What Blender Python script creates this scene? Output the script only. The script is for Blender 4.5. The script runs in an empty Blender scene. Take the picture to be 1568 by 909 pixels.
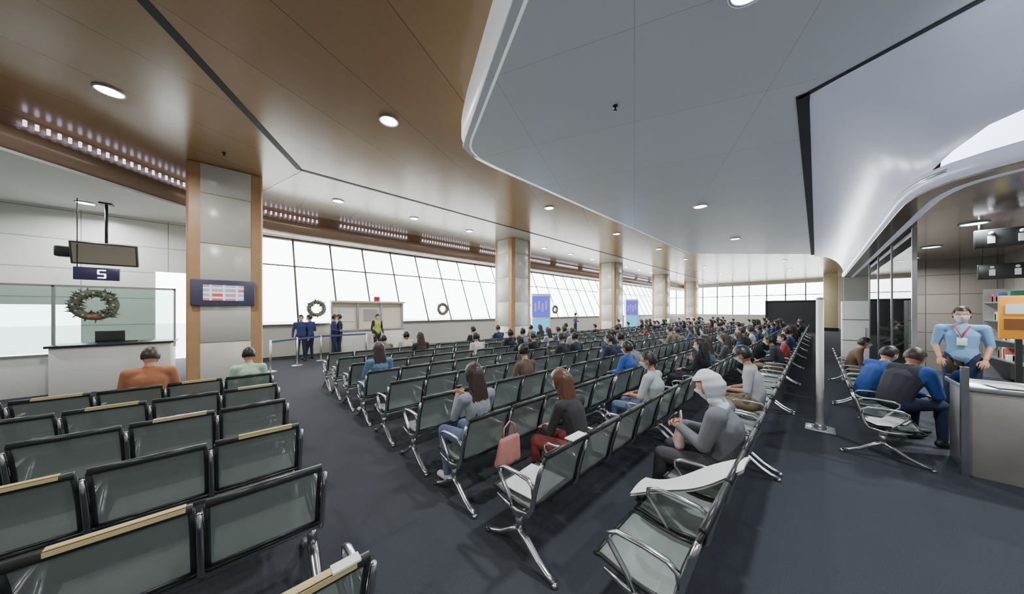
import bpy,bmesh,math,random
import numpy as np
from mathutils import Vector,Matrix
random.seed(11)
S=bpy.context.scene
COL=S.collection
F=443.0;H=1.9;YAW=math.atan2(466,443)
# ------------------------------------------------------------ materials
def lin(c):
    return tuple(((x/255)/12.92 if x/255<=.04045 else ((x/255+.055)/1.055)**2.4) for x in c)+(1,)
MATS={}
def mat(name,c=(128,128,128),r=.5,m=0.,e=None,es=0,spec=.5,alpha=None,objcol=False,noise=0,nscale=30,coat=0,bump=0):
    if name in MATS:return MATS[name]
    M=bpy.data.materials.new(name);M.use_nodes=True;nt=M.node_tree;b=nt.nodes['Principled BSDF']
    b.inputs['Base Color'].default_value=lin(c);b.inputs['Roughness'].default_value=r;b.inputs['Metallic'].default_value=m
    b.inputs['Specular IOR Level'].default_value=spec;b.inputs['Coat Weight'].default_value=coat
    if e: b.inputs['Emission Color'].default_value=lin(e);b.inputs['Emission Strength'].default_value=es
    if objcol:
        o=nt.nodes.new('ShaderNodeObjectInfo');nt.links.new(o.outputs['Color'],b.inputs['Base Color'])
    if noise or bump:
        t=nt.nodes.new('ShaderNodeTexCoord');n=nt.nodes.new('ShaderNodeTexNoise');n.inputs['Scale'].default_value=nscale;n.inputs['Detail'].default_value=4
        nt.links.new(t.outputs['Object'],n.inputs['Vector'])
        if noise:
            mx=nt.nodes.new('ShaderNodeMixRGB');k=lin(c)
            mx.inputs[1].default_value=tuple(v*(1-noise) for v in k[:3])+(1,);mx.inputs[2].default_value=tuple(min(1,v*(1+noise)) for v in k[:3])+(1,)
            nt.links.new(n.outputs['Fac'],mx.inputs[0]);nt.links.new(mx.outputs[0],b.inputs['Base Color'])
        if bump:
            bp=nt.nodes.new('ShaderNodeBump');bp.inputs['Strength'].default_value=bump;bp.inputs['Distance'].default_value=.01
            nt.links.new(n.outputs['Fac'],bp.inputs['Height']);nt.links.new(bp.outputs[0],b.inputs['Normal'])
    if alpha is not None:
        b.inputs['Alpha'].default_value=alpha
    MATS[name]=M;return M
def panelmat(name,c1,c2,mortar,w,h,axes='XY',r=.3,rot=0,mw=.012,streak=0,spec=.5,off=(0,0),coat=0,glow=0):
    M=bpy.data.materials.new(name);M.use_nodes=True;nt=M.node_tree;b=nt.nodes['Principled BSDF'];L=nt.links.new
    b.inputs['Roughness'].default_value=r;b.inputs['Specular IOR Level'].default_value=spec;b.inputs['Coat Weight'].default_value=coat
    t=nt.nodes.new('ShaderNodeTexCoord');s=nt.nodes.new('ShaderNodeSeparateXYZ');cb=nt.nodes.new('ShaderNodeCombineXYZ')
    L(t.outputs['Object'],s.inputs[0]);L(s.outputs[axes[0]],cb.inputs[0]);L(s.outputs[axes[1]],cb.inputs[1])
    mp=nt.nodes.new('ShaderNodeMapping');mp.inputs['Rotation'].default_value=(0,0,rot);mp.inputs['Location'].default_value=(off[0],off[1],0);L(cb.outputs[0],mp.inputs[0])
    bk=nt.nodes.new('ShaderNodeTexBrick');L(mp.outputs[0],bk.inputs['Vector'])
    bk.inputs['Color1'].default_value=lin(c1);bk.inputs['Color2'].default_value=lin(c2);bk.inputs['Mortar'].default_value=lin(mortar)
    bk.inputs['Scale'].default_value=1;bk.inputs['Mortar Size'].default_value=mw;bk.inputs['Brick Width'].default_value=w;bk.inputs['Row Height'].default_value=h;bk.offset=0
    out=bk.outputs['Color']
    if streak:
        n=nt.nodes.new('ShaderNodeTexNoise');m2=nt.nodes.new('ShaderNodeMapping');m2.inputs['Scale'].default_value=(14,1.2,1);L(mp.outputs[0],m2.inputs[0]);L(m2.outputs[0],n.inputs['Vector']);n.inputs['Scale'].default_value=2;n.inputs['Detail'].default_value=6
        mr=nt.nodes.new('ShaderNodeMapRange');mr.inputs[3].default_value=1-streak;mr.inputs[4].default_value=1+streak;L(n.outputs['Fac'],mr.inputs[0])
        mx=nt.nodes.new('ShaderNodeVectorMath');mx.operation='MULTIPLY';L(out,mx.inputs[0]);L(mr.outputs[0],mx.inputs[1]);out=mx.outputs[0]
    L(out,b.inputs['Base Color'])
    if glow:L(out,b.inputs['Emission Color']);b.inputs['Emission Strength'].default_value=glow
    return M
def glassmat(name,tint=(255,255,255),gl=.12):
    M=bpy.data.materials.new(name);M.use_nodes=True;nt=M.node_tree;nt.nodes.clear();L=nt.links.new
    o=nt.nodes.new('ShaderNodeOutputMaterial');mx=nt.nodes.new('ShaderNodeMixShader');tr=nt.nodes.new('ShaderNodeBsdfTransparent');g=nt.nodes.new('ShaderNodeBsdfGlossy')
    tr.inputs[0].default_value=lin(tint);g.inputs['Roughness'].default_value=.03;f=nt.nodes.new('ShaderNodeLayerWeight');f.inputs[0].default_value=gl+.2
    L(f.outputs['Fresnel'],mx.inputs[0]);L(tr.outputs[0],mx.inputs[1]);L(g.outputs[0],mx.inputs[2]);L(mx.outputs[0],o.inputs[0]);return M
m_wood=panelmat('wood_ceiling_panels',(170,137,98),(163,130,92),(112,88,60),1.2,6,'XY',r=.22,streak=.10,mw=.006,spec=.8,rot=-.45,glow=.03)  # faint emission added to lift the wood ceiling; no lamp behind it
m_reflc=panelmat('ceiling_reflection_tint',(206,196,180),(200,190,174),(150,140,126),1.2,1.5,'XY',r=.2,mw=.008,spec=.8,glow=.03)  # pale tone paints window reflection on the ceiling, plus a faint added glow
m_white=panelmat('white_ceiling_panels',(204,209,216),(201,206,213),(172,176,182),1.5,1.5,'XY',r=.28,rot=-.41,mw=.004,spec=.7,glow=.09)  # white panels glow by added emission to brighten the ceiling, not backlit
m_whitegl=mat('white_gloss_panel',(214,218,232),.2,spec=.7,e=(208,216,244),es=.18)  # emission added to brighten the gloss bulkhead, which is no lamp
m_soffit=mat('soffit_white',(220,220,214),.5)
m_tile=panelmat('white_wall_tiles',(224,222,212),(216,215,206),(160,158,150),1.5,.75,'YZ',r=.3,mw=.012)
m_wall=mat('wall_paint',(200,200,192),.7)
m_rim=mat('rim_white',(235,238,236),.35,e=(235,240,245),es=.4)  # lit look of the rim put in as emission
m_brownband=mat('brown_cove_band',(150,124,104),.25,spec=.6)
m_black=mat('black_slot',(34,38,44),.6)
m_colw=mat('column_white_panel',(220,220,210),.28)
m_colwood=mat('column_wood_trim',(198,156,112),.4,noise=.12,nscale=6)
m_carpet=mat('carpet',(66,69,74),.95,spec=.1,noise=.3,nscale=90,bump=.4)
m_chrome=mat('polished_aluminium',(205,206,208),.25,1)
m_frame=mat('seat_frame_black',(40,42,41),.35)
m_perf=mat('perforated_steel',(146,156,150),.45,.35,alpha=.88,noise=.10,nscale=260)
m_tape=mat('tan_tape',(198,176,126),.6)
m_paper=mat('white_paper',(228,230,228),.7)
m_mull=mat('window_mullion',(96,88,82),.4)
m_glass=glassmat('clear_glass')
m_glass2=glassmat('booth_glass',(215,228,224),.2)
m_skin=mat('skin',(200,152,124),.55,noise=.05,nscale=10)
m_skin2=mat('skin_tan',(172,124,96),.55,noise=.05,nscale=10)
m_hairB=mat('hair_black',(26,22,20),.45,noise=.4,nscale=120)
m_hairR=mat('hair_auburn',(92,58,40),.4,noise=.45,nscale=120)
m_hairDB=mat('hair_darkbrown',(58,42,36),.42,noise=.45,nscale=120)
m_shirt=mat('cloth_shirt',objcol=True,r=.85,bump=.25,nscale=22)
m_mask=mat('face_mask',(205,218,228),.8)
m_eye=mat('eye_dark',(25,18,14),.2);m_eyew=mat('eye_white',(225,222,216),.3);m_lip=mat('lips',(160,92,84),.5)
m_shoeW=mat('shoe_white',(215,214,210),.6);m_shoeB=mat('shoe_dark',(30,30,33),.5)
def cloth(n,c):return mat('cloth_'+n,c,.88,bump=.25,nscale=22)
c_jean=cloth('jeans',(96,112,140));c_dark=cloth('dark_trousers',(44,46,52));c_khaki=cloth('khaki',(130,114,90));c_navy=cloth('navy',(34,42,72))
# ------------------------------------------------------------ mesh builder
class MB:
    def __init__(s):s.v=[];s.f=[];s.m=[];s.sm=[];s.mats=[]
    def mi(s,m):
        if m not in s.mats:s.mats.append(m)
        return s.mats.index(m)
    def add(s,vs,fs,m,smooth=False,M=None):
        o=len(s.v);k=s.mi(m)
        for v in vs:
            v=Vector(v)
            s.v.append(tuple(M@v) if M is not None else tuple(v))
        for f in fs:s.f.append([i+o for i in f]);s.m.append(k);s.sm.append(smooth)
    def addm(s,vs,fs,ms,M=None,smooth=True):
        o=len(s.v)
        for v in vs:
            v=Vector(v);s.v.append(tuple(M@v) if M is not None else tuple(v))
        for f,m in zip(fs,ms):s.f.append([i+o for i in f]);s.m.append(s.mi(m));s.sm.append(smooth)
    def box(s,c,sz,m,R=None,bevel=0,seg=2,M=None):
        bm=bmesh.new();bmesh.ops.create_cube(bm,size=1)
        for v in bm.verts:v.co=Vector((v.co.x*sz[0],v.co.y*sz[1],v.co.z*sz[2]))
        if bevel:bmesh.ops.bevel(bm,geom=bm.edges[:],offset=bevel,segments=seg,affect='EDGES',profile=.5)
        T=Matrix.Translation(c)
        if R is not None:T=T@R.to_4x4()
        if M is not None:T=M@T
        bm.verts.index_update()
        s.add([v.co.copy() for v in bm.verts],[[v.index for v in f.verts] for f in bm.faces],m,bevel>0,T);bm.free()
    def b2(s,lo,hi,m,bevel=0):
        s.box([(a+b)/2 for a,b in zip(lo,hi)],[abs(b-a) for a,b in zip(lo,hi)],m,bevel=bevel)
    def tube(s,pts,r,m,seg=8,closed=False,flat=(1,1),M=None,cap=True):
        pts=[Vector(p) for p in pts];n=len(pts);rs=r if isinstance(r,(list,tuple)) else [r]*n
        vs=[];fs=[];up=None
        for i,p in enumerate(pts):
            if closed:t=pts[(i+1)%n]-pts[i-1]
            else:t=pts[min(i+1,n-1)]-pts[max(i-1,0)]
            t.normalize()
            if up is None:
                up=Vector((0,0,1)) if abs(t.z)<.9 else Vector((1,0,0))
            a=t.cross(up)
            if a.length<1e-4:a=t.cross(Vector((0,1,0)))
            a.normalize();b=a.cross(t).normalized();up=b
            for j in range(seg):
                th=2*math.pi*j/seg;vs.append(p+a*math.cos(th)*rs[i]*flat[0]+b*math.sin(th)*rs[i]*flat[1])
        for i in range(n if closed else n-1):
            k=(i+1)%n
            for j in range(seg):
                l=(j+1)%seg;fs.append([i*seg+j,i*seg+l,k*seg+l,k*seg+j])
        if cap and not closed:fs.append(list(range(seg))[::-1]);fs.append([(n-1)*seg+j for j in range(seg)])
        s.add(vs,fs,m,True,M)
    def poly(s,pts,z0,z1,m):
        n=len(pts);vs=[(x,y,z0) for x,y in pts]+[(x,y,z1) for x,y in pts]
        fs=[list(range(n))[::-1],list(range(n,2*n))]+[[i,(i+1)%n,(i+1)%n+n,i+n] for i in range(n)]
        s.add(vs,fs,m)
    def sweep(s,path,prof,m,smooth=True):
        n=len(path);k=len(prof);vs=[]
        for i,p in enumerate(path):
            p=Vector(p);a=Vector(path[max(i-1,0)]);b=Vector(path[min(i+1,n-1)]);t=(b-a).normalized();nn=Vector((-t.y,t.x))
            for o,z in prof:q=p+nn*o;vs.append((q.x,q.y,z))
        fs=[[i*k+j,i*k+j+1,(i+1)*k+j+1,(i+1)*k+j] for i in range(n-1) for j in range(k-1)]
        s.add(vs,fs,m,smooth)
    def sphere(s,c,r,m,seg=12,M=None):
        bm=bmesh.new();bmesh.ops.create_uvsphere(bm,u_segments=seg,v_segments=max(6,seg*2//3),radius=1)
        r=r if isinstance(r,(tuple,list)) else (r,r,r)
        bm.verts.index_update()
        s.add([(v.co.x*r[0]+c[0],v.co.y*r[1]+c[1],v.co.z*r[2]+c[2]) for v in bm.verts],[[v.index for v in f.verts] for f in bm.faces],m,True,M);bm.free()
    def mesh(s,name):
        me=bpy.data.meshes.new(name);me.from_pydata(s.v,[],s.f)
        for m in s.mats:me.materials.append(m)
        me.polygons.foreach_set('material_index',s.m);me.polygons.foreach_set('use_smooth',s.sm);me.update();return me
    def obj(s,name,loc=(0,0,0),rz=0,parent=None):
        return place(s.mesh(name),name,loc,rz,parent)
def place(me,name,loc=(0,0,0),rz=0,parent=None,sc=1,color=None):
    o=bpy.data.objects.new(name,me);COL.objects.link(o);o.location=loc;o.rotation_euler=(0,0,rz);o.scale=(sc,sc,sc)
    if parent:o.parent=parent
    if color:o.color=lin(color)
    return o
# ------------------------------------------------------------ people
bm=bmesh.new();bmesh.ops.create_icosphere(bm,subdivisions=2,radius=1);ICO=[v.co.copy() for v in bm.verts];bm.free()
def r3(r):return (r,r,r) if not isinstance(r,(tuple,list)) else r
def hull(p0,r0,p1,r1):
    bm=bmesh.new();r0=r3(r0);r1=r3(r1)
    for p,r in((p0,r0),(p1,r1)):
        for d in ICO:bm.verts.new((p[0]+d.x*r[0],p[1]+d.y*r[1],p[2]+d.z*r[2]))
    ret=bmesh.ops.convex_hull(bm,input=bm.verts[:])
    kill=[g for g in set(ret['geom_interior']+ret['geom_unused']) if isinstance(g,bmesh.types.BMVert)]
    bmesh.ops.delete(bm,geom=kill,context='VERTS');bm.verts.index_update()
    out=([v.co.copy() for v in bm.verts],[[v.index for v in f.verts] for f in bm.faces]);bm.free();return out
def remesh(bones,vox,it=4):
    V=[];Fc=[]
    for b in bones:
        v,f=hull(*b);o=len(V);V+=v;Fc+=[[i+o for i in q] for q in f]
    me=bpy.data.meshes.new('t');me.from_pydata([tuple(v) for v in V],[],Fc);ob=bpy.data.objects.new('t',me);COL.objects.link(ob)
    m=ob.modifiers.new('r','REMESH');m.mode='VOXEL';m.voxel_size=vox
    m=ob.modifiers.new('s','SMOOTH');m.iterations=it;m.factor=.5
    dg=bpy.context.evaluated_depsgraph_get();e=ob.evaluated_get(dg);em=e.to_mesh()
    vs=[v.co.copy() for v in em.vertices];fs=[list(p.vertices) for p in em.polygons];e.to_mesh_clear()
    bpy.data.objects.remove(ob);bpy.data.meshes.remove(me);return vs,fs
def make_hand(curl,side):
    B=[((.0,0,0),(.022,.026,.018),(.045,0,0),(.02,.036,.014)),((.045,0,0),(.02,.037,.014),(.082,0,0),(.012,.040,.011))]
    for k,(y,l) in enumerate(zip((.033,.011,-.011,-.032),(.070,.080,.074,.058))):
        p=Vector((.084-.006*abs(k-1.3),y,0));a=curl*.5;r=.0092
        for s_,fr in enumerate((.45,.31,.24)):
            q=p+Vector((math.cos(a),0,-math.sin(a)))*l*fr;B.append((tuple(p),r,tuple(q),r-.0008));p=q;a+=curl;r-=.0008
    B+=[((.022,.028,-.004),.013,(.052,.052,-.012),.011),((.052,.052,-.012),.0105,(.076,.056,-.024),.0095),((.076,.056,-.024),.0095,(.094,.050,-.036),.008)]
    v,f=remesh(B,.0042,2)
    if side<0:v=[Vector((a.x,-a.y,a.z)) for a in v];f=[q[::-1] for q in f]
    return v,f
HANDS={(c,s):make_hand(cv,s) for c,cv in(('relax',.35),('hold',.75)) for s in(1,-1)}
def hp(d,off):
    x,y,z=d;px=.097*x;py=.077*y;pz=.118*z
    if z<0:
        k=-z;py*=1-.28*k**1.6;px*=(1-.12*k) if x>0 else (1-.38*k)
    if x>0:
        px+=.024*math.exp(-((y/.15)**2+((z+.14)/.17)**2))*x
        px-=.010*math.exp(-(((abs(y)-.36)/.17)**2+((z-.06)/.12)**2))
        px+=.006*math.exp(-((y/.28)**2+((z+.52)/.09)**2))+.008*math.exp(-((y/.35)**2+((z+.85)/.15)**2))+.005*math.exp(-((z-.22)/.08)**2)*x
    s=1+off/.1
    return Vector((px*s,py*s,pz*s))
def dirgrid(nu,nv):
    D=[];Q=[]
    for j in range(nv+1):
        th=math.pi*j/nv
        for i in range(nu):
            ph=2*math.pi*i/nu;D.append(Vector((math.sin(th)*math.cos(ph),math.sin(th)*math.sin(ph),math.cos(th))))
    for j in range(nv):
        for i in range(nu):Q.append([j*nu+i,(j+1)*nu+i,(j+1)*nu+(i+1)%nu,j*nu+(i+1)%nu])
    return D,Q
def add_head(mb,M,hair='short',hm=None,mask=True,skin=None,hoodm=None):
    skin=skin or m_skin;hm=hm or m_hairB
    D,Q=dirgrid(36,26);mb.add([hp(d,0) for d in D],Q,skin,True,M)
    for s in(1,-1):
        mb.sphere((-.005,s*.077,-.005),(.018,.009,.03),skin,10,M)
        mb.sphere((.079,s*.029,.008),.0115,m_eyew,8,M);mb.sphere((.0865,s*.029,.008),.006,m_eye,8,M)
        mb.tube([(.088,s*.015,.027),(.088,s*.03,.031),(.078,s*.045,.027)],.003,hm,5,M=M)
    if not mask:mb.sphere((.094,0,-.061),(.006,.021,.006),m_lip,10,M)
    def sub(cond,off,m):
        fs=[q for q in Q if cond(sum((D[i] for i in q),Vector())/4)]
        mb.add([hp(d,off(d)) for d in D],fs,m,True,M)
    if mask:sub(lambda d:d.x>.3 and -.86<d.z<-.04 and abs(d.y)<.85,lambda d:.007,m_mask)
    if hair in('short','long','bun','cap'):
        lo=-.35 if hair!='long' else -.7
        c=lambda d:(d.z>.52) or (d.x<.05 and d.z>lo) or (d.x<.45 and d.z>.2 and abs(d.y)>.3) or (hair=='long' and d.x<.25 and abs(d.y)>.6)
        sub(c,lambda d:.014+.003*math.sin(d.x*37+d.y*51+d.z*23)+(.008 if hair=='long' else 0),hm)
    if hair=='bun':mb.sphere((-.11,0,.05),(.035,.04,.035),hm,12,M)
    if hair=='cap':
        sub(lambda d:d.z>.28,lambda d:.024,m_frame)
        mb.box((.12,0,.045),(.12,.13,.012),m_frame,R=Matrix.Rotation(.15,3,'Y'),bevel=.005,M=M)
    if hair=='hood':
        sub(lambda d:d.z>.42 or d.x<.12,lambda d:.03+.004*math.sin(d.z*14),hoodm)
        v,f=remesh([((-.05,-.05,-.10),(.06,.05,.045),(-.05,.05,-.10),(.06,.05,.045)),((-.09,-.05,-.15),(.05,.06,.05),(-.09,.05,-.15),(.05,.06,.05))],.012,3);mb.add(v,f,hoodm,True,Matrix.Translation(M.translation))
    if hair=='long':
        v,f=remesh([((-.03,0,.03),(.085,.09,.09),(-.075,0,-.16),(.065,.115,.08)),((-.075,0,-.16),(.065,.115,.08),(-.12,.0,-.38),(.045,.11,.09))],.011,3)
        v=[a+Vector((1,0,0))*(.005*math.sin(a.y*230+3*math.sin(a.z*18))) for a in v]
        mb.add(v,f,hm,True,Matrix.Translation(M.translation))
def V3(*a):return Vector(a)
def sitj():
    J=dict(pelvis=(0,0,.56),waist=(-.025,0,.70),chest=(-.03,0,.90),neck=(-.01,0,1.06),head=(.035,0,1.205))
    for n,s in(('L',1),('R',-1)):
        J['sh'+n]=(-.02,.175*s,1.0);J['el'+n]=(.05,.235*s,.75);J['wr'+n]=(.27,.09*s,.71);J['hip'+n]=(.02,.09*s,.545);J['kn'+n]=(.44,.13*s,.54);J['an'+n]=(.44,.14*s,.10);J['to'+n]=(.60,.155*s,.045)
    return J
def standj():
    J=dict(pelvis=(0,0,.96),waist=(0,0,1.10),chest=(0,0,1.29),neck=(-.005,0,1.46),head=(.02,0,1.61))
    for n,s in(('L',1),('R',-1)):
        J['sh'+n]=(0,.185*s,1.40);J['el'+n]=(-.02,.25*s,1.12);J['wr'+n]=(.08,.25*s,.89);J['hip'+n]=(0,.09*s,.92);J['kn'+n]=(.02,.10*s,.50);J['an'+n]=(-.01,.11*s,.09);J['to'+n]=(.15,.14*s,.045)
    return J
def person(J,top,pants,shoe,hair='short',hm=None,mask=True,skin=None,pitch=.15,yaw=0,sleeve=True,hands='relax',phone=False,fem=False,vox=.014,vest=None,hood=None,bulk=1.0):
    skin=skin or m_skin;J={k:Vector(v) for k,v in J.items()};w=.92 if fem else 1.0;w*=bulk
    B=[];LB=[]
    def bone(a,ra,b,rb,l):B.append((tuple(a),ra,tuple(b),rb));LB.append(l)
    tm=vest or top
    bone(J['pelvis'],(.115*w,.165,.10),J['waist'],(.105*w,.14*w,.10),tm)
    bone(J['waist'],(.105*w,.14*w,.10),J['chest'],(.118*w,.165*w,.12),tm)
    bone(J['chest'],(.115*w,.165*w,.12),J['neck']-V3(0,0,.02),(.06,.09,.04),tm)
    bone(J['shL'],.062*w,J['shR'],.062*w,tm)
    bone(J['neck'],.052,J['head']-V3(.02,0,.07),.05,skin)
    for n in'LR':
        bone(J['sh'+n],.064*w,J['el'+n],.046*w,top);mid=J['el'+n].lerp(J['wr'+n],.92)
        bone(J['el'+n],.045*w if sleeve else .038,mid,.036*w if sleeve else .027,top if sleeve else skin)
        bone(J['pelvis']-V3(0,0,.01),(.11,.13,.09),J['hip'+n],.095,pants)
        bone(J['hip'+n],.095,J['kn'+n],.066,pants);bone(J['kn'+n],.064,J['an'+n]+V3(0,0,.03),.047,pants)
        d=J['to'+n]-J['an'+n];heel=J['an'+n]-V3(d.x,d.y,0)*.25;heel.z=J['to'+n].z+.005
        bone(heel,(.042,.038,.042),J['to'+n],(.045,.042,.034),shoe);bone(J['an'+n],.042,heel,.04,shoe)
    v,f=remesh(B,vox,4)
    P=np.array([tuple(sum((v[i] for i in q),Vector())/len(q)) for q in f]);best=np.full(len(P),1e9);lab=np.zeros(len(P),int)
    for i,(a,ra,b,rb) in enumerate(B):
        a=np.array(a);b=np.array(b);ra=np.mean(r3(ra));rb=np.mean(r3(rb));ab=b-a;t=np.clip(((P-a)@ab)/(ab@ab+1e-9),0,1)
        dd=np.linalg.norm(P-(a+t[:,None]*ab),axis=1)-(ra+(rb-ra)*t)
        k=dd<best;best[k]=dd[k];lab[k]=i
    mb=MB();mb.addm(v,f,[LB[i] for i in lab])
    for n,s in(('L',1),('R',-1)):
        d=(J['wr'+n]-J['el'+n]).normalized()
        if phone: up=Vector((-.3,s*1.0,.5))
        else: up=Vector((0,s*.25,1)) if abs(d.z)<.8 else Vector((0,s,0))
        y=up.cross(d).normalized();z=d.cross(y)
        if not phone and abs(d.z)<.8: d=(d+V3(.2,0,-.1)).normalized();y=up.cross(d).normalized();z=d.cross(y)
        R=Matrix((d,y,z)).transposed().to_4x4();R.translation=J['wr'+n]
        hv,hf=HANDS[(hands,-s)]
        mb.add(hv,hf,skin,True,R)
    if phone:
        c=(J['wrL']+J['wrR'])/2+V3(.085,0,.035);mb.box(c,(.012,.075,.15),m_frame,R=Matrix.Rotation(-.6,3,'Y'),bevel=.004)
        mb.box(c+V3(-.0065,0,.0045),(.002,.066,.135),m_screenw,R=Matrix.Rotation(-.6,3,'Y'))
    M=Matrix.Translation(J['head'])@Matrix.Rotation(yaw,4,'Z')@Matrix.Rotation(pitch,4,'Y')
    add_head(mb,M,hair,hm,mask,skin,hood)
    return mb
m_screenw=mat('phone_screen',(210,225,240),.2,e=(200,220,255),es=1.2)
VAR=[]
def var(fem=False,pose=0,**k):
    J=sitj()
    if pose==0:
        J.update(wrL=(.27,.05,.84),wrR=(.27,-.05,.84),elL=(.08,.22,.76),elR=(.08,-.22,.76));k.update(phone=True,hands='hold',pitch=.4)
    if pose==2:
        J.update(elL=(.12,.22,.72),elR=(.12,-.22,.72),wrL=(.36,.1,.66),wrR=(.36,-.1,.66),chest=(.06,0,.88),neck=(.13,0,1.03),head=(.19,0,1.16),shL=(.10,.175,.97),shR=(.10,-.175,.97),waist=(.0,0,.7))
    if pose==3:
        J.update(anL=(.60,.1,.08),toL=(.75,.11,.09),anR=(.56,-.12,.08),toR=(.71,-.13,.09),chest=(-.06,0,.88),head=(-.01,0,1.18))
    mb=person(J,m_shirt,fem=fem,vox=.018,**k);me=mb.mesh('passenger_body');VAR.append(me)
var(False,0,pants=c_jean,shoe=m_shoeW)
var(True,0,pants=c_dark,shoe=m_shoeW,hair='long',hm=m_hairDB)
var(False,1,pants=c_dark,shoe=m_shoeB,yaw=.5)
var(True,1,pants=c_jean,shoe=m_shoeW,hair='bun',yaw=-.3)
var(False,2,pants=c_khaki,shoe=m_shoeB,skin=m_skin2)
var(False,3,pants=c_jean,shoe=m_shoeW,skin=m_skin2,hair='cap')
var(True,3,pants=c_dark,shoe=m_shoeB,hair='long',hm=m_hairB,yaw=.4)
UN={}
J=sitj();UN['orange']=person(J,cloth('orange_jacket',(172,112,80)),c_dark,m_shoeB,hair='short',hm=m_hairDB,pitch=.35,bulk=1.12).mesh('p')
J=sitj();UN['mint']=person(J,cloth('mint_shirt',(190,216,186)),c_dark,m_shoeB,hair='short',pitch=.3,fem=True).mesh('p')
J=sitj();J.update(wrL=(.28,.05,.95),wrR=(.28,-.05,.95),elL=(.08,.22,.80),elR=(.08,-.22,.80),anR=(.58,-.10,.08),toR=(.73,-.10,.08),anL=(.34,.14,.08),toL=(.48,.15,.045))
UN['longhair']=person(J,cloth('grey_sweater',(140,144,150)),c_jean,m_shoeW,hair='long',hm=m_hairDB,pitch=.2,phone=True,hands='hold',fem=True,vox=.011).mesh('p')
J=sitj();J.update(waist=(.02,0,.70),chest=(.08,0,.89),neck=(.15,0,1.04),head=(.215,0,1.17),shL=(.11,.17,.98),shR=(.11,-.17,.98),elL=(.19,.21,.73),elR=(.19,-.21,.73),wrL=(.39,.07,.68),wrR=(.39,-.07,.68))
UN['auburn']=person(J,cloth('black_top',(50,48,50)),cloth('red_trousers',(140,64,62)),m_shoeW,hair='long',hm=m_hairR,pitch=.35,fem=True,vox=.012).mesh('p')
J=sitj();J.update(wrL=(.27,.05,.80),wrR=(.27,-.05,.80));UN['denim']=person(J,cloth('denim_shirt',(100,128,160)),c_jean,m_shoeW,hair='long',hm=m_hairDB,pitch=.2,phone=True,hands='hold',fem=True,vox=.012).mesh('p')
J=sitj();J.update(anL=(.52,.12,.08),toL=(.67,.13,.06),chest=(-.05,0,.88));UN['greytee']=person(J,cloth('grey_tshirt',(172,174,176)),c_jean,m_shoeW,hair='short',skin=m_skin2,sleeve=False,pitch=.2,yaw=.4,vox=.012).mesh('p')
J=sitj();J.update(elL=(.10,.20,.74),elR=(.10,-.20,.74),wrL=(.32,.05,.80),wrR=(.32,-.05,.80),chest=(.0,0,.89),neck=(.04,0,1.05),head=(.10,0,1.185),shL=(.02,.175,.99),shR=(.02,-.175,.99),anL=(.50,.10,.08),toL=(.64,.11,.045))
hg=cloth('hood_lightgrey',(200,204,208));UN['hoodie']=person(J,cloth('grey_hoodie',(104,106,110)),cloth('charcoal_pants',(66,64,68)),m_shoeB,hair='hood',hood=hg,pitch=.3,phone=True,hands='hold',vox=.010,bulk=1.2).mesh('p')
J=sitj();J.update(chest=(.02,0,.9),neck=(.06,0,1.06),head=(.12,0,1.2),shL=(.04,.175,1.0),shR=(.04,-.175,1.0));UN['capman']=person(J,cloth('grey_polo',(168,168,170)),c_khaki,m_shoeB,hair='cap',skin=m_skin2,sleeve=False,pitch=.35,vox=.012).mesh('p')
lean=dict(elL=(.30,.20,.68),elR=(.30,-.20,.68),wrL=(.48,.06,.62),wrR=(.48,-.06,.62),waist=(.04,0,.70),chest=(.14,0,.87),neck=(.22,0,1.01),head=(.28,0,1.14),shL=(.19,.18,.97),shR=(.19,-.18,.97))
J=sitj();J.update(lean);UN['vest']=person(J,cloth('royal_blue',(40,70,138)),c_navy,m_shoeB,hair='short',hm=m_hairDB,skin=m_skin2,pitch=.45,vest=cloth('black_vest',(44,46,52)),vox=.011,bulk=1.25).mesh('p')
J=sitj();J.update(lean);UN['bluejk']=person(J,cloth('royal_blue',(40,70,138)),c_navy,m_shoeB,hair='short',pitch=.4,vox=.012,bulk=1.15).mesh('p')
J=standj();J.update(wrL=(.17,.19,.93),wrR=(.17,-.19,.93),elL=(-.02,.235,1.13),elR=(-.02,-.235,1.13));UN['clerk']=person(J,cloth('light_blue_shirt',(118,158,198)),c_navy,m_shoeB,hair='short',skin=m_skin2,sleeve=False,pitch=.1,vox=.010)
UN['clerk'].box((.122,0,1.2),(.012,.09,.12),m_paper,bevel=.002);UN['clerk'].tube([(.06,.07,1.44),(.125,.03,1.35),(.13,0,1.26),(.125,-.03,1.35),(.06,-.07,1.44)],.009,mat('lanyard_red',(190,40,40),.6),5)
UN['clerk']=UN['clerk'].mesh('p')
J=standj();UN['stand1']=person(J,m_shirt,c_navy,m_shoeB,hair='short',vox=.017).mesh('p')
J=standj();J.update(wrL=(.22,.06,1.12),wrR=(.22,-.10,1.08),anL=(.10,.11,.09),toL=(.25,.13,.045));UN['stand2']=person(J,m_shirt,c_navy,m_shoeB,hair='short',vox=.017,yaw=.5).mesh('p')
J=standj();UN['standv']=person(J,cloth('dark_shirt',(40,44,50)),c_dark,m_shoeB,vest=cloth('hi_vis_vest',(170,180,80)),hair='short',vox=.017).mesh('p')
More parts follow.
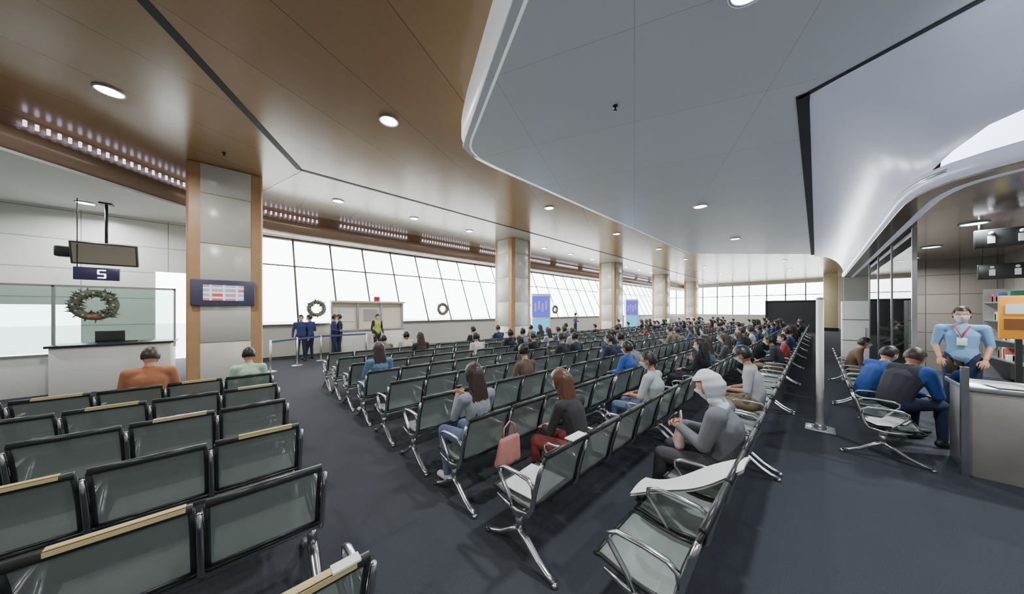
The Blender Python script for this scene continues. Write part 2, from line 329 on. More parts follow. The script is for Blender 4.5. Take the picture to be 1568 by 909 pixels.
# ------------------------------------------------------------ bench
PT=.57
def bench_mesh(n=5):
    b=MB();prof=[(-.135,.455),(-.118,.54),(-.092,.65),(-.055,.76),(-.012,.86)];sp=[(-.15,.425),(-.28,.412),(-.42,.42),(-.54,.44),(-.575,.43)]
    for i in range(n):
        y0=i*PT+.027;y1=y0+PT-.054
        for P,m in((prof,m_perf),(sp,m_perf)):
            vs=[];k=len(P)
            for y in(y0,y1):
                for x,z in P:vs.append((x,y,z))
            b.add(vs,[[j,j+1,k+j+1,k+j] for j in range(k-1)],m,True)
            for y in(y0,y1):b.tube([(x,y,z) for x,z in P],.0135,m_frame,6)
        b.tube([(-.012,y0-.004,.868),(-.012,y1+.004,.868)],.020,m_frame,10,flat=(1,1.2))
        b.tube([(-.135,y0,.455),(-.135,y1,.455)],.012,m_frame,6)
        b.tube([(-.575,y0,.43),(-.575,y1,.43)],.014,m_frame,8);b.tube([(-.15,y0,.425),(-.15,y1,.425)],.011,m_frame,6)
    for i in range(n+1):
        y=i*PT
        b.tube([(-.50,y,.405),(-.38,y,.375),(-.27,y,.37),(-.16,y,.395),(-.12,y,.46),(-.095,y,.58),(-.055,y,.72),(-.025,y,.82)],[.010,.014,.018,.018,.018,.017,.016,.012],m_chrome,8,flat=(1,1.2))
        b.tube([(-.105,y,.56),(-.115,y,.625),(-.16,y,.655),(-.28,y,.662),(-.42,y,.655),(-.475,y,.63),(-.475,y,.585),(-.42,y,.52),(-.36,y,.45),(-.33,y,.39)],.0145,m_chrome,8,flat=(1.35,.85))
    b.box((-.28,n*PT/2,.35),(.07,n*PT+.03,.045),m_chrome,bevel=.008)
    for y in(.03,n*PT-.03):
        b.tube([(-.28,y,.34),(-.28,y,.21)],[.032,.030],m_chrome,10)
        b.tube([(-.27,y,.235),(-.36,y,.175),(-.48,y,.09),(-.58,y,.045),(-.65,y,.03)],[.028,.028,.025,.022,.022],m_chrome,8,flat=(1.2,.8))
        b.tube([(-.29,y,.235),(-.20,y,.175),(-.09,y,.09),(0,y,.045),(.06,y,.03)],[.028,.028,.025,.022,.022],m_chrome,8,flat=(1.2,.8))
        for x in(-.65,.06):b.tube([(x,y,.0),(x,y,.03)],[.028,.022],m_chrome,10)
    return b.mesh('waiting_bench')
BM=bench_mesh()
BN='waiting_area_bench'
tops=[]
LEFT=[-1.28,-2.23,-3.19,-4.2,-5.17,-6.15]
for x in LEFT:
    o=place(BM,BN,(x,.425-2.85,0));tops.append(o)
tapes={0:[0],1:[1],2:[0,2],3:[1],4:[0,2],5:[1,3]}
for r,ids in tapes.items():
    for k in ids:
        yc=2.85-(k+.5)*PT;t=MB();w=.40 if k==1 and r==1 else .34
        t.box((-.012,yc+.04,.8925),(.036,w,.004),m_tape if (r,k) not in((4,0),(3,1)) else m_paper,bevel=.001);t.box((.0095,yc+.04,.878),(.003,w,.022),m_tape)
        o=t.obj('tape_strip');o.parent=tops[r]
t=MB();t.box((-.3,2.5,.45),(.3,.42,.006),m_paper);t.box((-.012,2.74,.893),(.05,.1,.008),m_paper);o=t.obj('paper_sheet');o.parent=tops[0]
ROWS=[-.35,-1.3,-2.22,-3.15,-4.13,-5.1,-6.05,-7.0,-7.9]
occ={}
def seatpos(r,k):b=k//5;return 1.55+b*2.95+(k%5+.5)*PT
BO={}
for r,x in enumerate(ROWS):
    for b in range(10):BO[(r,b)]=place(BM,BN,(x,1.55+b*2.95,0))
def seat(r,k,me,name,color=None,sc=1,dx=0,dy=0):
    occ[(r,k)]=1;return place(me,name,(ROWS[r]-.26+dx,seatpos(r,k)+dy,0),math.pi,sc=sc,color=color)
seat(0,2,UN['hoodie'],'seated_person_grey_hoodie',dx=.06,dy=.06,sc=1.03)
seat(0,6,UN['capman'],'seated_man_black_cap',sc=1.04)
seat(1,4,UN['greytee'],'seated_man_grey_tshirt')
seat(2,0,UN['longhair'],'seated_woman_long_hair')
seat(1,1,UN['auburn'],'seated_woman_auburn_hair',dx=-.02)
seat(2,6,VAR[5],'seated_man_blue_shirt',color=(50,88,164))
seat(5,0,UN['denim'],'seated_woman_denim_shirt')
seat(3,3,VAR[3],'seated_woman_brown_top',color=(100,80,70))
seat(4,7,VAR[0],'seated_man_dark_top',color=(46,48,56))
seat(3,8,VAR[2],'seated_man_navy_top',color=(40,46,68))
seat(7,3,VAR[1],'seated_woman_dark_top',color=(60,54,56))
seat(6,5,VAR[4],'seated_man_white_top',color=(200,198,192))
for r,k in[(0,0),(0,1),(0,3),(0,4),(0,5),(1,0),(1,2),(1,3),(2,1),(2,2),(2,3),(2,4),(2,5),(3,0),(3,1),(3,2),(4,0),(4,1),(4,2),(4,3),(5,1),(5,2),(6,0),(7,0)]:occ[(r,k)]=1
cols=[(46,48,56),(38,42,52),(56,84,142),(168,170,174),(150,62,62),(204,200,194),(70,72,76),(42,62,116),(116,106,94),(34,36,40),(52,58,70),(120,124,130),(84,100,124),(38,38,42),(40,52,88),(44,46,50)]
for r in range(9):
    for k in range(50):
        if (r,k) in occ:continue
        y=seatpos(r,k);p=.15 if y<5 else(.22 if y<10 else .28)
        if random.random()<p:
            seat(r,k,random.choice(VAR),'seated_passenger',random.choice(cols),sc=random.uniform(.94,1.04))
place(UN['orange'],'seated_man_orange_jacket',(-6.15-.26,.425-2.5*PT+.12,0),math.pi,sc=1.04)
place(UN['mint'],'seated_person_mint_shirt',(-6.15-.26,.425-.5*PT,0),math.pi,sc=.97)
rb=[]
for k in range(2):
    rb.append(place(BM,BN,(.30,5.9+2.85+k*2.95,0),math.pi))
place(UN['vest'],'seated_man_black_vest',(.30+.46,5.9+1.6*PT,0),.8,sc=1.08)
place(UN['bluejk'],'seated_man_blue_jacket',(.30+.26,5.9+2.7*PT,0),.6,sc=1.05)
place(VAR[4],'seated_passenger',(.56,5.9+7.5*PT+.1,0),0,color=(110,84,66))
t=MB()
for i,(x,y,a) in enumerate([(-.3,2.6,.1),(-.42,2.45,-.3),(-.25,2.72,.5)]):t.box((x,y,.446+.004*i),(.21,.297,.003),m_paper,R=Matrix.Rotation(a,3,'Z'))
o=t.obj('paper_sheets');o.parent=rb[0]
t=MB();t.box((-.36,.285,.448),(.36,.42,.005),m_paper,R=Matrix.Rotation(.1,3,'Z'));t.box((-.03,.42,.892),(.08,.2,.010),m_paper,bevel=.004)
o=t.obj('paper_sheet');o.parent=BO[(1,0)]
t=MB();vs=[];nu,nv=14,6
for i in range(nu):
    u=i/(nu-1)
    for j in range(nv):
        w=j/(nv-1);x=-.62+.66*u;z=.52+.385*u**1.3+.018*math.sin(u*7+w*3);vs.append((x,.60+.30*w+.12*u,z))
fs=[[i*nv+j,i*nv+j+1,(i+1)*nv+j+1,(i+1)*nv+j] for i in range(nu-1) for j in range(nv-1)]
t.add(vs,fs,m_paper,True);t.add([(a,b,c-.02) for a,b,c in vs],[q[::-1] for q in fs],m_paper,True)
o=t.obj('white_jacket_draped');o.parent=BO[(0,0)]
def bag(name,loc,c,s=1,rz=0):
    b=MB();m=cloth(name,c)
    vs,fs=remesh([((-.035,-.11,.05),(.05,.05,.05),(-.035,.11,.05),(.05,.05,.05)),((0,-.09,.27),(.03,.05,.04),(0,.09,.27),(.03,.05,.04)),((-.02,-.1,.06),(.055,.06,.06),(0,-.09,.27),(.03,.05,.04)),((-.02,.1,.06),(.055,.06,.06),(0,.09,.27),(.03,.05,.04)),((-.02,0,.06),(.06,.1,.06),(0,0,.27),(.03,.1,.04))],.012,4)
    b.add(vs,fs,m,True);b.tube([(0,-.08,.3),(0,-.07,.4),(0,0,.45),(0,.07,.4),(0,.08,.3)],.009,m,6)
    return place(b.mesh(name),name,loc,rz,sc=s)
bag('pink_handbag',(-2.12,1.98,.34),(200,136,126))
bag('pink_bag',(-.88,3.03,.62),(215,180,176),.75,.4)
bag('brown_handbag',(-.68,5.925,.43),(126,88,66),.9,0)
bag('black_backpack',(-1.83,3.3,.0),(46,46,50),1,.0)
# ------------------------------------------------------------ shell
b=MB();b.b2((-17.4,-10,-.1),(7,45.2,0),m_carpet);b.obj('floor')
b=MB();b.b2((-17.4,-10,5.3),(7,45.2,5.4),m_wood);b.obj('ceiling')
b=MB();b.poly([(-8.64,1.15),(-8.74,44.8),(-12.46,44.8),(-12.46,1.6),(-12.3,.6),(-12.1,.2)],5.294,5.3,m_reflc);b.obj('ceiling_painted_reflection')  # added sheet; its colour stands in for windows mirrored in the wood ceiling
Wp=[(-4.15,2.95),(-4.05,2.72),(-3.8,2.6),(7,-2.05),(7,2.15),(-.14,5.2),(-.14,20),(-4.3,15.5)]
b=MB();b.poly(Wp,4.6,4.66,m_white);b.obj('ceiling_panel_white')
b=MB();path=[(-.1,20.2),(-2.2,17.9),(-4.1,15.8),(-4.27,15.3),(-4.3,13),(-4.3,8),(-4.3,3.5),(-4.27,3.1),(-4.15,2.82),(-4.0,2.66),(-3.8,2.55),(-2,1.78),(1.5,.27),(7,-2.1)]
b.sweep(path,[(0.06,5.3),(.0,5.0),(-.0,4.8),(.0,4.72),(.025,4.65),(.07,4.605),(.16,4.597)],m_rim);b.obj('trim_ceiling_rim')
def strip(b,p,q,w,z,m,h=.03):
    p=Vector(p);q=Vector(q);t=(q-p).normalized();n=Vector((-t.y,t.x))*w/2;b.poly([tuple(p+n),tuple(p-n),tuple(q-n),tuple(q+n)],z-.008,z+h,m)
b=MB();strip(b,(-.12,5.12),(-.12,20.3),.12,4.6,m_black);strip(b,(-.16,5.18),(6.9,2.15),.06,4.6,m_black);b.obj('trim_slot_diffuser')
b=MB();strip(b,(-8.6,1.1),(-8.7,44),.09,5.3,m_black);strip(b,(-8.6,1.1),(-1,-2.9),.12,5.3,m_black);b.obj('trim_slot_wood')
A=[(-.07,21),(-.07,16),(-.07,12),(-.07,9),(-.07,7.4),(-.07,6.6),(-.07,6.0),(-.07,5.6),(-.05,5.2),(.25,5.04),(.7,4.86),(1.4,4.56),(3,3.88),(6.9,2.22)]
Bp=[(.9,21),(.9,16),(.9,12),(.9,9),(.9,7.8),(.91,7.2),(.95,6.85),(1.02,6.58),(1.15,6.35),(1.35,6.17),(1.7,5.97),(2.3,5.66),(3.8,4.87),(6.9,3.27)]
zb=[3.6]*6+[3.62,3.7,3.85,4.0,4.08,4.1,4.1,4.1]
b=MB();vs=[];K=12
for (ax,ay),(bx,by),z in zip(A,Bp,zb):
    for j in range(K+1):
        t=j/K;vs.append((ax+(bx-ax)*math.sin(t*math.pi/2),ay+(by-ay)*math.sin(t*math.pi/2),z+(4.598-z)*math.cos(t*math.pi/2)))
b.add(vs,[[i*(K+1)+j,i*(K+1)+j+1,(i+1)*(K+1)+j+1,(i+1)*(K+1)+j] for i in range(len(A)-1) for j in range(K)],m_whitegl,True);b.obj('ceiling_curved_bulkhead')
m_cove=mat('cove_light',(255,255,255),.5,e=(215,228,255),es=5.0)
m_trimm=mat('metal_trim',(200,201,203),.28,.8)
b=MB()
b.sweep([(x,y) for x,y in Bp[7:]],[(.10,4.1),(.12,3.9),(.10,3.72)],m_cove);b.obj('cove_light_strip')
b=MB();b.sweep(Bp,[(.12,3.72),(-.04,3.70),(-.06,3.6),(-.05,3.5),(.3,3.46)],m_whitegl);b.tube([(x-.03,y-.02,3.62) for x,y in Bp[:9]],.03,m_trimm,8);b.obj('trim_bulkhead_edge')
m_sceil=mat('store_ceiling',(136,122,110),.12,spec=.8)
b=MB();b.poly(Bp+[(6.9,21)],3.47,3.52,m_sceil);b.obj('ceiling_store')
b=MB();b.b2((.9,20.9,0),(7,21,5.3),m_wall);b.obj('wall_store_end')
m_tdk=panelmat('store_wall_tile',(142,132,120),(124,116,108),(90,86,80),.9,.6,'YZ',r=.12,spec=.7)
m_tdk2=panelmat('store_back_tile',(142,132,120),(120,112,104),(90,86,80),.6,.6,'XZ',r=.12,spec=.7)
b=MB();b.b2((3.7,6.9,0),(3.8,20.9,3.5),m_tdk);b.obj('wall_store_side')
b=MB();b.b2((1.4,15.9,0),(3.7,16,3.5),m_tdk2);b.obj('wall_store_back')
b=MB();b.b2((1.25,9.2,.0),(1.28,15.8,3.46),m_glass2)
for y in(9.2,11.4,13.6,15.6):b.b2((1.235,y-.025,0),(1.295,y+.025,3.46),m_chrome)
b.b2((1.22,9.2,0),(1.31,15.8,.12),m_chrome);b.obj('window_store')
C=[(-4.5,-7.2),(-6.2,-5.6),(-7.8,-4.2),(-9.3,-2.8),(-10.2,-1.95),(-11.0,-1.2),(-11.7,-.55),(-12.25,.1),(-12.5,.8),(-12.6,1.6),(-12.6,8),(-12.6,20),(-12.6,45)]
b=MB();b.poly(C[:8]+[(-12.5,.3),(-13.5,.3),(-13.5,-10),(-4.5,-10)],4.55,4.6,m_soffit);b.obj('ceiling_soffit_left')
b=MB();b.sweep(C,[(.15,5.3),(.12,5.12),(.1,5.05),(-.05,5.0),(-.12,4.9),(-.10,4.75),(-.02,4.64),(.1,4.58),(.5,4.56)],m_brownband)
b.sweep(C[8:],[(.5,4.56),(.55,4.7),(.55,5.3)],m_brownband);b.obj('trim_cove_band')
m_purp=mat('cool_white_led',(215,218,255),.4,e=(218,222,255),es=2.6)
b=MB()
def walk(path,step):
    out=[];acc=0
    for p,q in zip(path[:-1],path[1:]):
        p=Vector(p);q=Vector(q);L=(q-p).length;d=(q-p)/L;s=step-acc if acc else 0
        while s<L:out.append((p+d*s,d));s+=step
        acc=(L-(s-step))
    return out
for i,(p,d) in enumerate(walk(C,.13)):
    if i%26>20 or p.y>40:continue
    n=Vector((-d.y,d.x));q=p+n*.08;b.box((q.x,q.y,5.17),(.04,.03,.11),m_purp,R=Matrix.Rotation(math.atan2(d.y,d.x),3,'Z'),bevel=.006,seg=1)
b.obj('cove_led_lights')
b=MB()
X0=-13.45
b.b2((X0-.1,-10,0),(X0,-4.3,4.6),m_tile);b.b2((X0-.1,-4.3,2.05),(X0,-3.0,4.6),m_tile);b.b2((X0-.1,-4.3,0),(X0,-3.0,.55),m_tile)
b.b2((X0-.1,-3.0,0),(X0,-1.75,4.6),m_tile);b.b2((X0-.1,-1.75,3.05),(X0,-.95,4.6),m_tile);b.b2((X0-.1,-.95,0),(X0,-.5,5.3),m_tile);b.obj('wall_left_tiled')
b=MB();b.b2((-17.3,-.5,0),(X0,-.4,5.3),m_wall);b.obj('wall_return')
b=MB();b.b2((-15.3,-.4,0),(-15.2,45,1.3),m_wall);b.b2((-15.35,-.4,1.28),(-15.05,45,1.33),m_mull);b.obj('wall_left_sill')
b=MB();zt,zb_=5.28,1.33;xt,xb=-17.0,-15.2
b.add([(xb,-.4,zb_),(xb,45,zb_),(xt,45,zt),(xt,-.4,zt)],[[0,1,2,3]],m_glass)
y=.4
while y<45:
    b.tube([(xb,y,zb_),(xt,y,zt)],.04,m_mull,4,flat=(1,1));y+=1.5
for z in(3.9,):
    x=xb+(xt-xb)*(z-zb_)/(zt-zb_);b.tube([(x,-.4,z),(x,45,z)],.03,m_mull,4)
b.tube([(xt,-.4,zt-.06),(xt,45,zt-.06)],.07,m_mull,4);b.obj('window_1')
b=MB();b.b2((-17,44.9,0),(7,45,1.4),m_wall);b.b2((-17,44.9,4.9),(7,45,5.3),m_wall)
for x in np.arange(-15.2,1.6,1.6):b.b2((x-.05,44.85,1.4),(x+.05,44.95,4.9),m_mull)
b.b2((-17,44.85,3.6),(1.5,44.95,3.68),m_mull);b.b2((1.3,44.9,1.4),(7,45,4.9),m_wall);b.obj('wall_far')
b=MB();b.b2((-17.4,-10.1,0),(7,-10,5.3),m_wall);b.obj('wall_back')
b=MB();b.b2((7,-10,0),(7.1,45,5.3),m_wall);b.obj('wall_right')
b=MB();b.b2((-200,-150,-4.2),(60,260,-4),mat('tarmac',(190,190,186),.9));b.obj('apron_ground')
for y in(-.18,9.85,19.75,29.6,39.4):
    b=MB();cx=-10.3;b.box((cx,y,2.65),(1.2,1.3,5.3),m_colwood,bevel=.05,seg=3)
    zs=[0.02,1.15,2.3,3.45,4.6,5.28]
    for z0,z1 in zip(zs[:-1],zs[1:]):
        for s in(1,-1):
            b.box((cx+s*.60,y,(z0+z1)/2),(.03,.86,z1-z0-.015),m_colw,bevel=.004,seg=1)
            b.box((cx,y+s*.65,(z0+z1)/2),(.78,.03,z1-z0-.015),m_colw,bevel=.004,seg=1)
    b.obj('column')
m_scr=panelmat('info_screen',(150,180,205),(200,70,70),(225,230,235),.22,.11,'YZ',r=.2,mw=.02,glow=.9)
m_bez=mat('display_bezel',(84,82,108),.35)
b=MB();b.box((-9.644,-.22,2.31),(.08,1.08,.60),m_bez,bevel=.015);b.box((-9.601,-.22,2.31),(.01,.68,.36),m_scr);b.obj('information_display')
m_ad=mat('ad_screen',(50,50,130),.3,e=(80,90,215),es=1.7);m_ad2=mat('ad_screen_lower',(60,140,170),.3,e=(80,180,215),es=1.6);m_adp=mat('ad_picture',(150,110,150),.4,e=(190,150,215),es=1)
for y in(10.6,20.5):
    b=MB();M=Matrix.Translation((-9.15,y,0))@Matrix.Rotation(.73,4,'Z')
    b.box((0,0,1.5),(.95,.16,2.4),m_paper,bevel=.03,M=M);b.box((0,-.085,2.08),(.82,.012,1.0),m_ad,M=M);b.box((0,-.085,1.0),(.82,.012,.95),m_ad2,M=M)
    b.box((0,0,.16),(1.0,.35,.32),m_frame,bevel=.02,M=M)
    for k in range(4):b.box((-.25+.17*k,-.095,2.05+.1*(k%2)),(.09,.008,.4),m_adp,M=M)
    b.box((-.44,-.02,1.7),(.07,.2,1.9),mat('totem_edge_light',(220,230,255),.4,e=(200,215,255),es=4),M=M)
    b.obj('advertising_totem')
# ------------------------------------------------------------ lights
LD=bpy.data.lights.new('downlight_lamp','AREA');LD.shape='DISK';LD.size=.26;LD.energy=100;LD.color=(1,.98,.94);LD.spread=math.radians(165)
LW=bpy.data.lights.new('downlight_lamp_cool','AREA');LW.shape='DISK';LW.size=.26;LW.energy=105;LW.color=(.9,.95,1);LW.spread=math.radians(165)
m_em=mat('lamp_disc',(255,255,255),.5,e=(225,235,255),es=40)
def dlm():
    b=MB();n=24;b.tube([(.15*math.cos(a),.15*math.sin(a),-.012) for a in [2*math.pi*i/n for i in range(n)]],.016,m_trimm,6,closed=True)
    b.tube([(0,0,-.004),(0,0,-.012)],.14,m_em,n);return b.mesh('downlight')
DLM=dlm()
def down(x,y,z,L):
    o=place(DLM,'ceiling_downlight',(x,y,z));l=bpy.data.objects.new('lamp',L);COL.objects.link(l);l.parent=o;l.location=(0,0,-.05)
for x,y in[(-7.54,-1.43),(-5.27,1.97),(-4.2,-5),(-8,-5.5),(-1,-3.5),(2,-5)]+[(-6.1,7.5),(-6.1,12.2),(-6.0,16.9),(-6,21.6),(-6,26.5),(-6,32),(-6,38)]:down(x,y,5.3,LD)
for k in range(14):
    y=2.27+k*2.46
    if min(abs(y-c) for c in(9.85,19.75,29.6,39.4))<.75:continue
    down(-10.2,y,5.29,LD)
for x,y in[(-2.07,8.7),(-2.1,13.6),(-.37,3.1),(2.5,.5)]:down(x,y,4.6,LW)
for x,y in[(-1.5,22),(-1.5,27),(-1.5,33),(-1.5,39),(3,30)]:down(x,y,5.3,LD)
for x,y in[(-12.4,-2.7),(-11,-5.5)]:down(x,y,4.55,LW)
for y in(9.6,12.4,14.6):down(1.95,y,3.47,LW)
down(2.6,7.6,3.47,LW)
for x,y,z in[(-1.83,3.62,4.6),(.9,2.95,4.6),(-8.8,-.2,5.3)]:
    b=MB();b.tube([(0,0,0),(0,0,-.02)],.035,m_frame,12);b.tube([(0,0,-.02),(0,0,-.06)],.012,m_frame,8);b.tube([(0,0,-.06),(0,0,-.065)],.025,m_frame,12);b.obj('ceiling_sprinkler',(x,y,z))
# ------------------------------------------------------------ left counter booth
b=MB();m_cw=mat('counter_white',(232,232,226),.4)
b.b2((-12.4,-3.0,0),(-11.6,-1.25,1.06),m_cw,bevel=.01);b.b2((-12.45,-3.05,1.06),(-11.55,-1.2,1.11),m_frame,bevel=.006)
b.b2((-12.4,-7,0),(-11.9,-3.05,.88),m_cw,bevel=.01);b.b2((-12.45,-7,.88),(-11.85,-3.05,.92),m_trimm)
b.b2((-11.98,-7.0,.93),(-11.96,-1.2,2.45),m_glass2)
for y in(-7,-5,-3.03,-1.22):b.b2((-12.0,y-.02,.93),(-11.94,y+.02,2.47),m_trimm)
b.b2((-12.0,-7,2.44),(-11.94,-1.2,2.49),m_trimm)
b.box((-12.2,-2.3,1.25),(.05,.45,.28),m_frame,bevel=.01);b.box((-12.15,-2.0,1.12),(.15,.3,.02),m_frame)
b.obj('service_counter')
def wreath(name,loc,R,r,rz=0):
    b=MB();g=mat('wreath_green',(112,118,100),.8,noise=.4,nscale=30);w=mat('wreath_ornament',(215,208,190),.5)
    n=26;b.tube([(0,R*math.cos(a),R*math.sin(a)) for a in[2*math.pi*i/n for i in range(n)]],r*.7,g,8,closed=True)
    for i in range(170):
        a=random.uniform(0,6.283);q=random.uniform(0,6.283);c=Vector((r*.6*math.cos(q),(R+r*.6*math.sin(q))*math.cos(a),(R+r*.6*math.sin(q))*math.sin(a)))
        d=Vector((math.cos(q),math.sin(q)*math.cos(a)+random.uniform(-.5,.5),math.sin(q)*math.sin(a)+random.uniform(-.5,.5)))*r*.7
        b.tube([c,c+d],[r*.18,.002],g,4)
    for i in range(12):
        a=i*.52;b.sphere((r*.6,R*math.cos(a),R*math.sin(a)),r*.2,w,8)
    b.sphere((r*.5,0,-R),(r*.5,r*1.0,r*.6),mat('wreath_bow',(150,110,80),.5),8)
    b.obj(name,loc,rz)
wreath('christmas_wreath',(-11.85,-2.46,2.03),.28,.12)
for px,d in((485,12.6),(678,16.6),(850,21)):
    t=(px-784)/F;c,s=math.cos(YAW),math.sin(YAW);x=-s*d+c*t*d;y=c*d+s*t*d
    wreath('christmas_wreath',(-15.02,y*(-15.02/x),1.98),.28,.11)
b=MB();R=Matrix.Rotation(.25,3,'Y')
b.box((-12.1,-2.35,3.28),(.08,1.0,.54),mat('tv_bezel',(70,70,72),.3),R=R,bevel=.015);b.box((-12.05,-2.35,3.27),(.01,.92,.46),mat('tv_screen_off',(160,152,138),.15),R=R)
b.tube([(-12.15,-2.35,4.55),(-12.15,-2.35,3.4)],.025,m_frame,8);b.box((-12.15,-2.35,4.53),(.2,.2,.03),m_frame)
b.box((-12.35,-2.95,3.3),(.25,.3,.25),m_frame,bevel=.03);b.tube([(-12.35,-2.95,3.42),(-12.2,-2.5,3.5)],.02,m_frame,6);b.obj('hanging_television')
b=MB();m_sg=mat('sign_purple',(62,56,88),.3,e=(50,44,90),es=.15);m_dig=mat('sign_digit',(240,240,255),.4,e=(240,240,255),es=3)
b.box((-12.0,-2.45,2.78),(.08,.66,.30),m_sg,bevel=.01);b.tube([(-12.0,-2.73,2.9),(-12.0,-2.73,4.55)],.008,m_frame,6)
for cy,cz,sy,sz in((0,.09,.12,.03),(0,0,.12,.03),(0,-.09,.12,.03),(-.05,.045,.03,.09),(.05,-.045,.03,.09)):b.box((-11.955,-2.38+cy,2.78+cz),(.008,sy,sz),m_dig)
b.obj('counter_number_sign')
# ------------------------------------------------------------ window side booth, barriers, standing people
m_beige=mat('booth_beige',(230,222,202),.5)
b=MB();b.b2((-14.7,3.0,0),(-14.6,6.1,2.25),m_beige)
for y in(3.0,4.03,5.06,6.1):b.b2((-14.75,y-.04,0),(-14.5,y+.04,2.32),m_trimm)
b.b2((-14.8,2.95,2.25),(-14.3,6.15,2.33),m_beige);b.b2((-14.4,3.2,0),(-13.95,5.9,1.0),m_cw,bevel=.01);b.b2((-14.45,3.15,1.0),(-13.9,5.95,1.05),m_trimm)
b.b2((-14.59,3.3,1.4),(-14.57,3.9,1.95),m_paper);b.b2((-14.59,4.3,1.4),(-14.57,4.9,1.95),mat('booth_panel',(170,170,160),.4));b.b2((-14.45,4.7,2.33),(-14.4,4.95,2.55),mat('red_sign',(190,50,50),.4));b.obj('boarding_gate_booth')
m_belt=mat('blue_belt',(60,76,120),.6)
pts=[(-11.6,.75),(-12.3,1.5),(-12.9,2.3),(-12.9,3.9)]
b=MB()
for x,y in pts:
    b.tube([(x,y,0),(x,y,.02),(x,y,.035)],[.17,.17,.05],m_chrome,20);b.tube([(x,y,.03),(x,y,.98)],.03,m_trimm,12)
for (x,y),(u,v) in zip(pts[:-1],pts[1:]):
    d=Vector((u-x,v-y,0))
    b.box(((x+u)/2,(y+v)/2,.92),(d.length-.05,.004,.06),m_belt,R=Matrix.Rotation(math.atan2(d.y,d.x),3,'Z'))
b.obj('queue_barrier')
for x,y,me,rz,c in[(-13.35,1.75,'stand1',-.3,(46,56,100)),(-13.55,2.05,'stand2',-2.4,(50,60,106)),(-13.35,2.82,'stand2',1.2,(44,50,92)),(-13.6,3.08,'stand1',-1.9,(38,44,76)),(-12.2,18,'stand2',1,(70,70,80))]:
    place(UN[me],'standing_passenger',(x,y,0),rz,color=c)
place(UN['standv'],'standing_staff_vest',(-13.4,4.5,0),.3)
# ------------------------------------------------------------ right side items
b=MB();b.tube([(0,0,.02),(0,0,2.08)],.045,mat('pole_white',(246,244,234),.4),20);b.tube([(0,0,2.08),(0,0,2.11)],[.05,.03],m_trimm,20);b.box((0,0,.012),(.34,.34,.024),m_trimm,bevel=.006);b.tube([(0,0,.02),(0,0,.10)],[.08,.05],m_trimm,20)
for a in range(4):b.tube([(.12*math.cos(a*1.57+.78),.12*math.sin(a*1.57+.78),.024),(.12*math.cos(a*1.57+.78),.12*math.sin(a*1.57+.78),.04)],.012,m_chrome,6)
b.obj('white_pole',(.04,6.75,0))
m_steel=mat('brushed_steel',(176,172,166),.42,.6,noise=.25,nscale=3)
b=MB();b.b2((1.20,6.1,0),(3.2,6.75,.98),m_steel,bevel=.004);b.b2((1.17,6.06,.98),(3.25,6.8,1.03),m_trimm,bevel=.006)
b.b2((1.15,6.04,0),(1.20,6.10,1.25),m_chrome);b.b2((1.175,6.10,1.03),(1.18,6.75,1.3),m_glass2)
for i in range(8):b.box((random.uniform(1.35,2.2),random.uniform(6.25,6.6),1.035+.003*i),(.21,.3,.003),m_paper,R=Matrix.Rotation(random.uniform(-1,1),3,'Z'))
b.box((1.9,6.5,1.11),(.25,.2,.12),mat('card_box',(200,180,160),.6),bevel=.01);b.obj('steel_service_counter')
b=MB();b.b2((1.45,8.3,0),(2.6,9.1,.12),m_frame);b.obj('raised_platform')
place(UN['clerk'],'standing_clerk_blue_shirt',(1.66,8.7,.12),-1.75,sc=1.06)
b=MB();m_or=mat('orange_sign',(220,150,50),.4,e=(214,140,40),es=.4);M=Matrix.Translation((1.98,8.05,0))@Matrix.Rotation(-.1,4,'Z')
b.box((0,0,1.80),(.30,.05,.62),m_or,bevel=.01,M=M);b.box((0,-.03,1.92),(.2,.01,.14),m_paper,M=M);b.box((0,-.03,1.70),(.22,.01,.16),mat('sign_brown',(130,80,40),.4),M=M);b.box((0,0,.76),(.05,.05,1.46),m_frame,M=M);b.box((0,0,.015),(.3,.25,.03),m_frame,M=M);b.obj('orange_notice_stand')
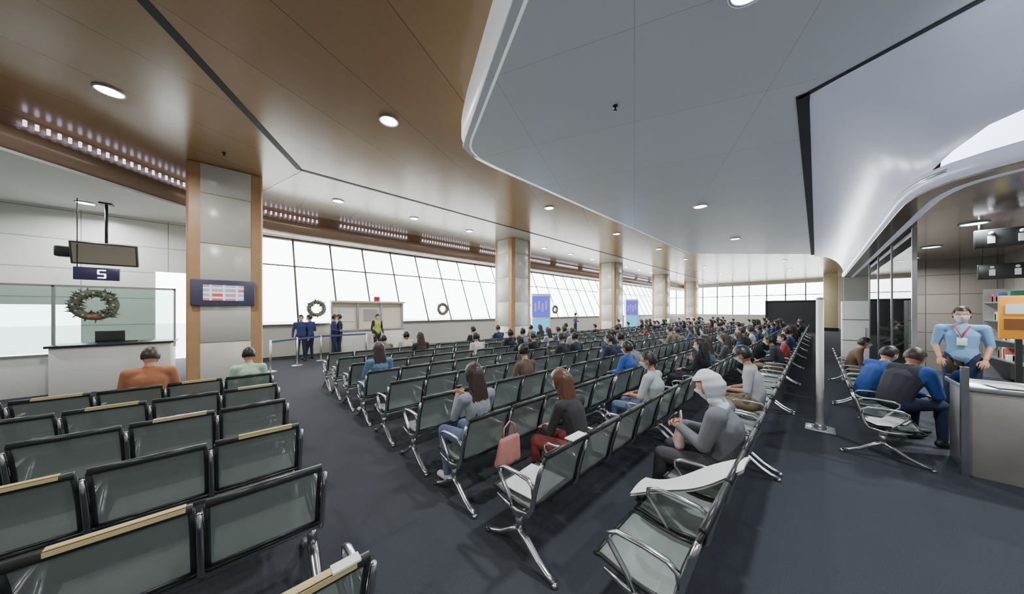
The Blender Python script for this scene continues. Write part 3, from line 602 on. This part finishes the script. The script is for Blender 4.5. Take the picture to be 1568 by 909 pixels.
for x,y,z in((2.25,9.6,3.16),(2.7,11.6,2.72)):
    b=MB();b.box((x,y,z),(.6,.06,.32),m_frame,bevel=.01)
    for s in(-.14,.14):b.sphere((x+s,y-.035,z+.09),.03,m_paper,8);b.box((x+s,y-.035,z-.02),(.07,.01,.13),m_paper)
    for s in(-.25,.25):b.tube([(x+s,y,z+.15),(x+s,y,3.47)],.008,m_frame,6)
    b.obj('restroom_sign')
b=MB();b.b2((.48,11.9,0),(.95,12.4,2.15),m_cw,bevel=.01)
for z in(.55,1.1,1.65):b.b2((.47,11.885,z),(.96,11.9,z+.01),m_frame)
b.b2((.88,11.87,1.2),(.90,11.89,1.45),m_chrome);b.obj('white_cabinet')
b=MB()
for z in(.6,1.1,1.6,2.1):b.b2((3.3,8,z),(3.7,15.5,z+.03),m_trimm)
b.b2((3.3,7.95,0),(3.7,8.0,2.5),m_trimm);b.b2((3.3,15.5,0),(3.7,15.55,2.5),m_trimm)
for i in range(90):
    z=random.choice((.63,1.13,1.63,2.13));y=random.uniform(8.1,15.3);h=random.uniform(.12,.3);c=random.choice(((170,80,70),(60,90,150),(210,190,110),(222,220,215),(61,110,90)))
    b.b2((3.38,y,z),(3.6,y+.14,z+h),mat('goods_%d'%c[0],c,.4),bevel=.01)
b.obj('store_shelf')
b=MB();b.b2((-3.2,36,0),(.0,36.2,2.75),m_black);b.b2((-3.3,35.9,2.7),(.1,36.3,2.8),m_frame);b.b2((-3.3,35.9,0),(-3.2,36.3,2.8),m_frame);b.b2((0,35.9,0),(.1,36.3,2.8),m_frame);b.obj('black_backdrop_booth')
for x in(.9,2.6):
    b=MB();b.box((x,40,2.65),(.9,.9,5.3),mat('pillar_cream',(222,208,170),.4),bevel=.03);b.box((x,40,.15),(1,1,.3),m_frame);b.obj('column_cream')
# ------------------------------------------------------------ world, camera
w=bpy.data.worlds.new('World');S.world=w;w.use_nodes=True;bg=w.node_tree.nodes['Background'];bg.inputs[0].default_value=(.91,.96,1,1);bg.inputs[1].default_value=12.5
cd=bpy.data.cameras.new('Camera');cam=bpy.data.objects.new('Camera',cd);COL.objects.link(cam);cam.location=(0,0,H);cam.rotation_euler=(math.pi/2,0,YAW);cd.sensor_width=36;cd.lens=36*F/1568;cd.shift_y=20.5/1568;cd.clip_start=.05;cd.clip_end=500
S.camera=cam
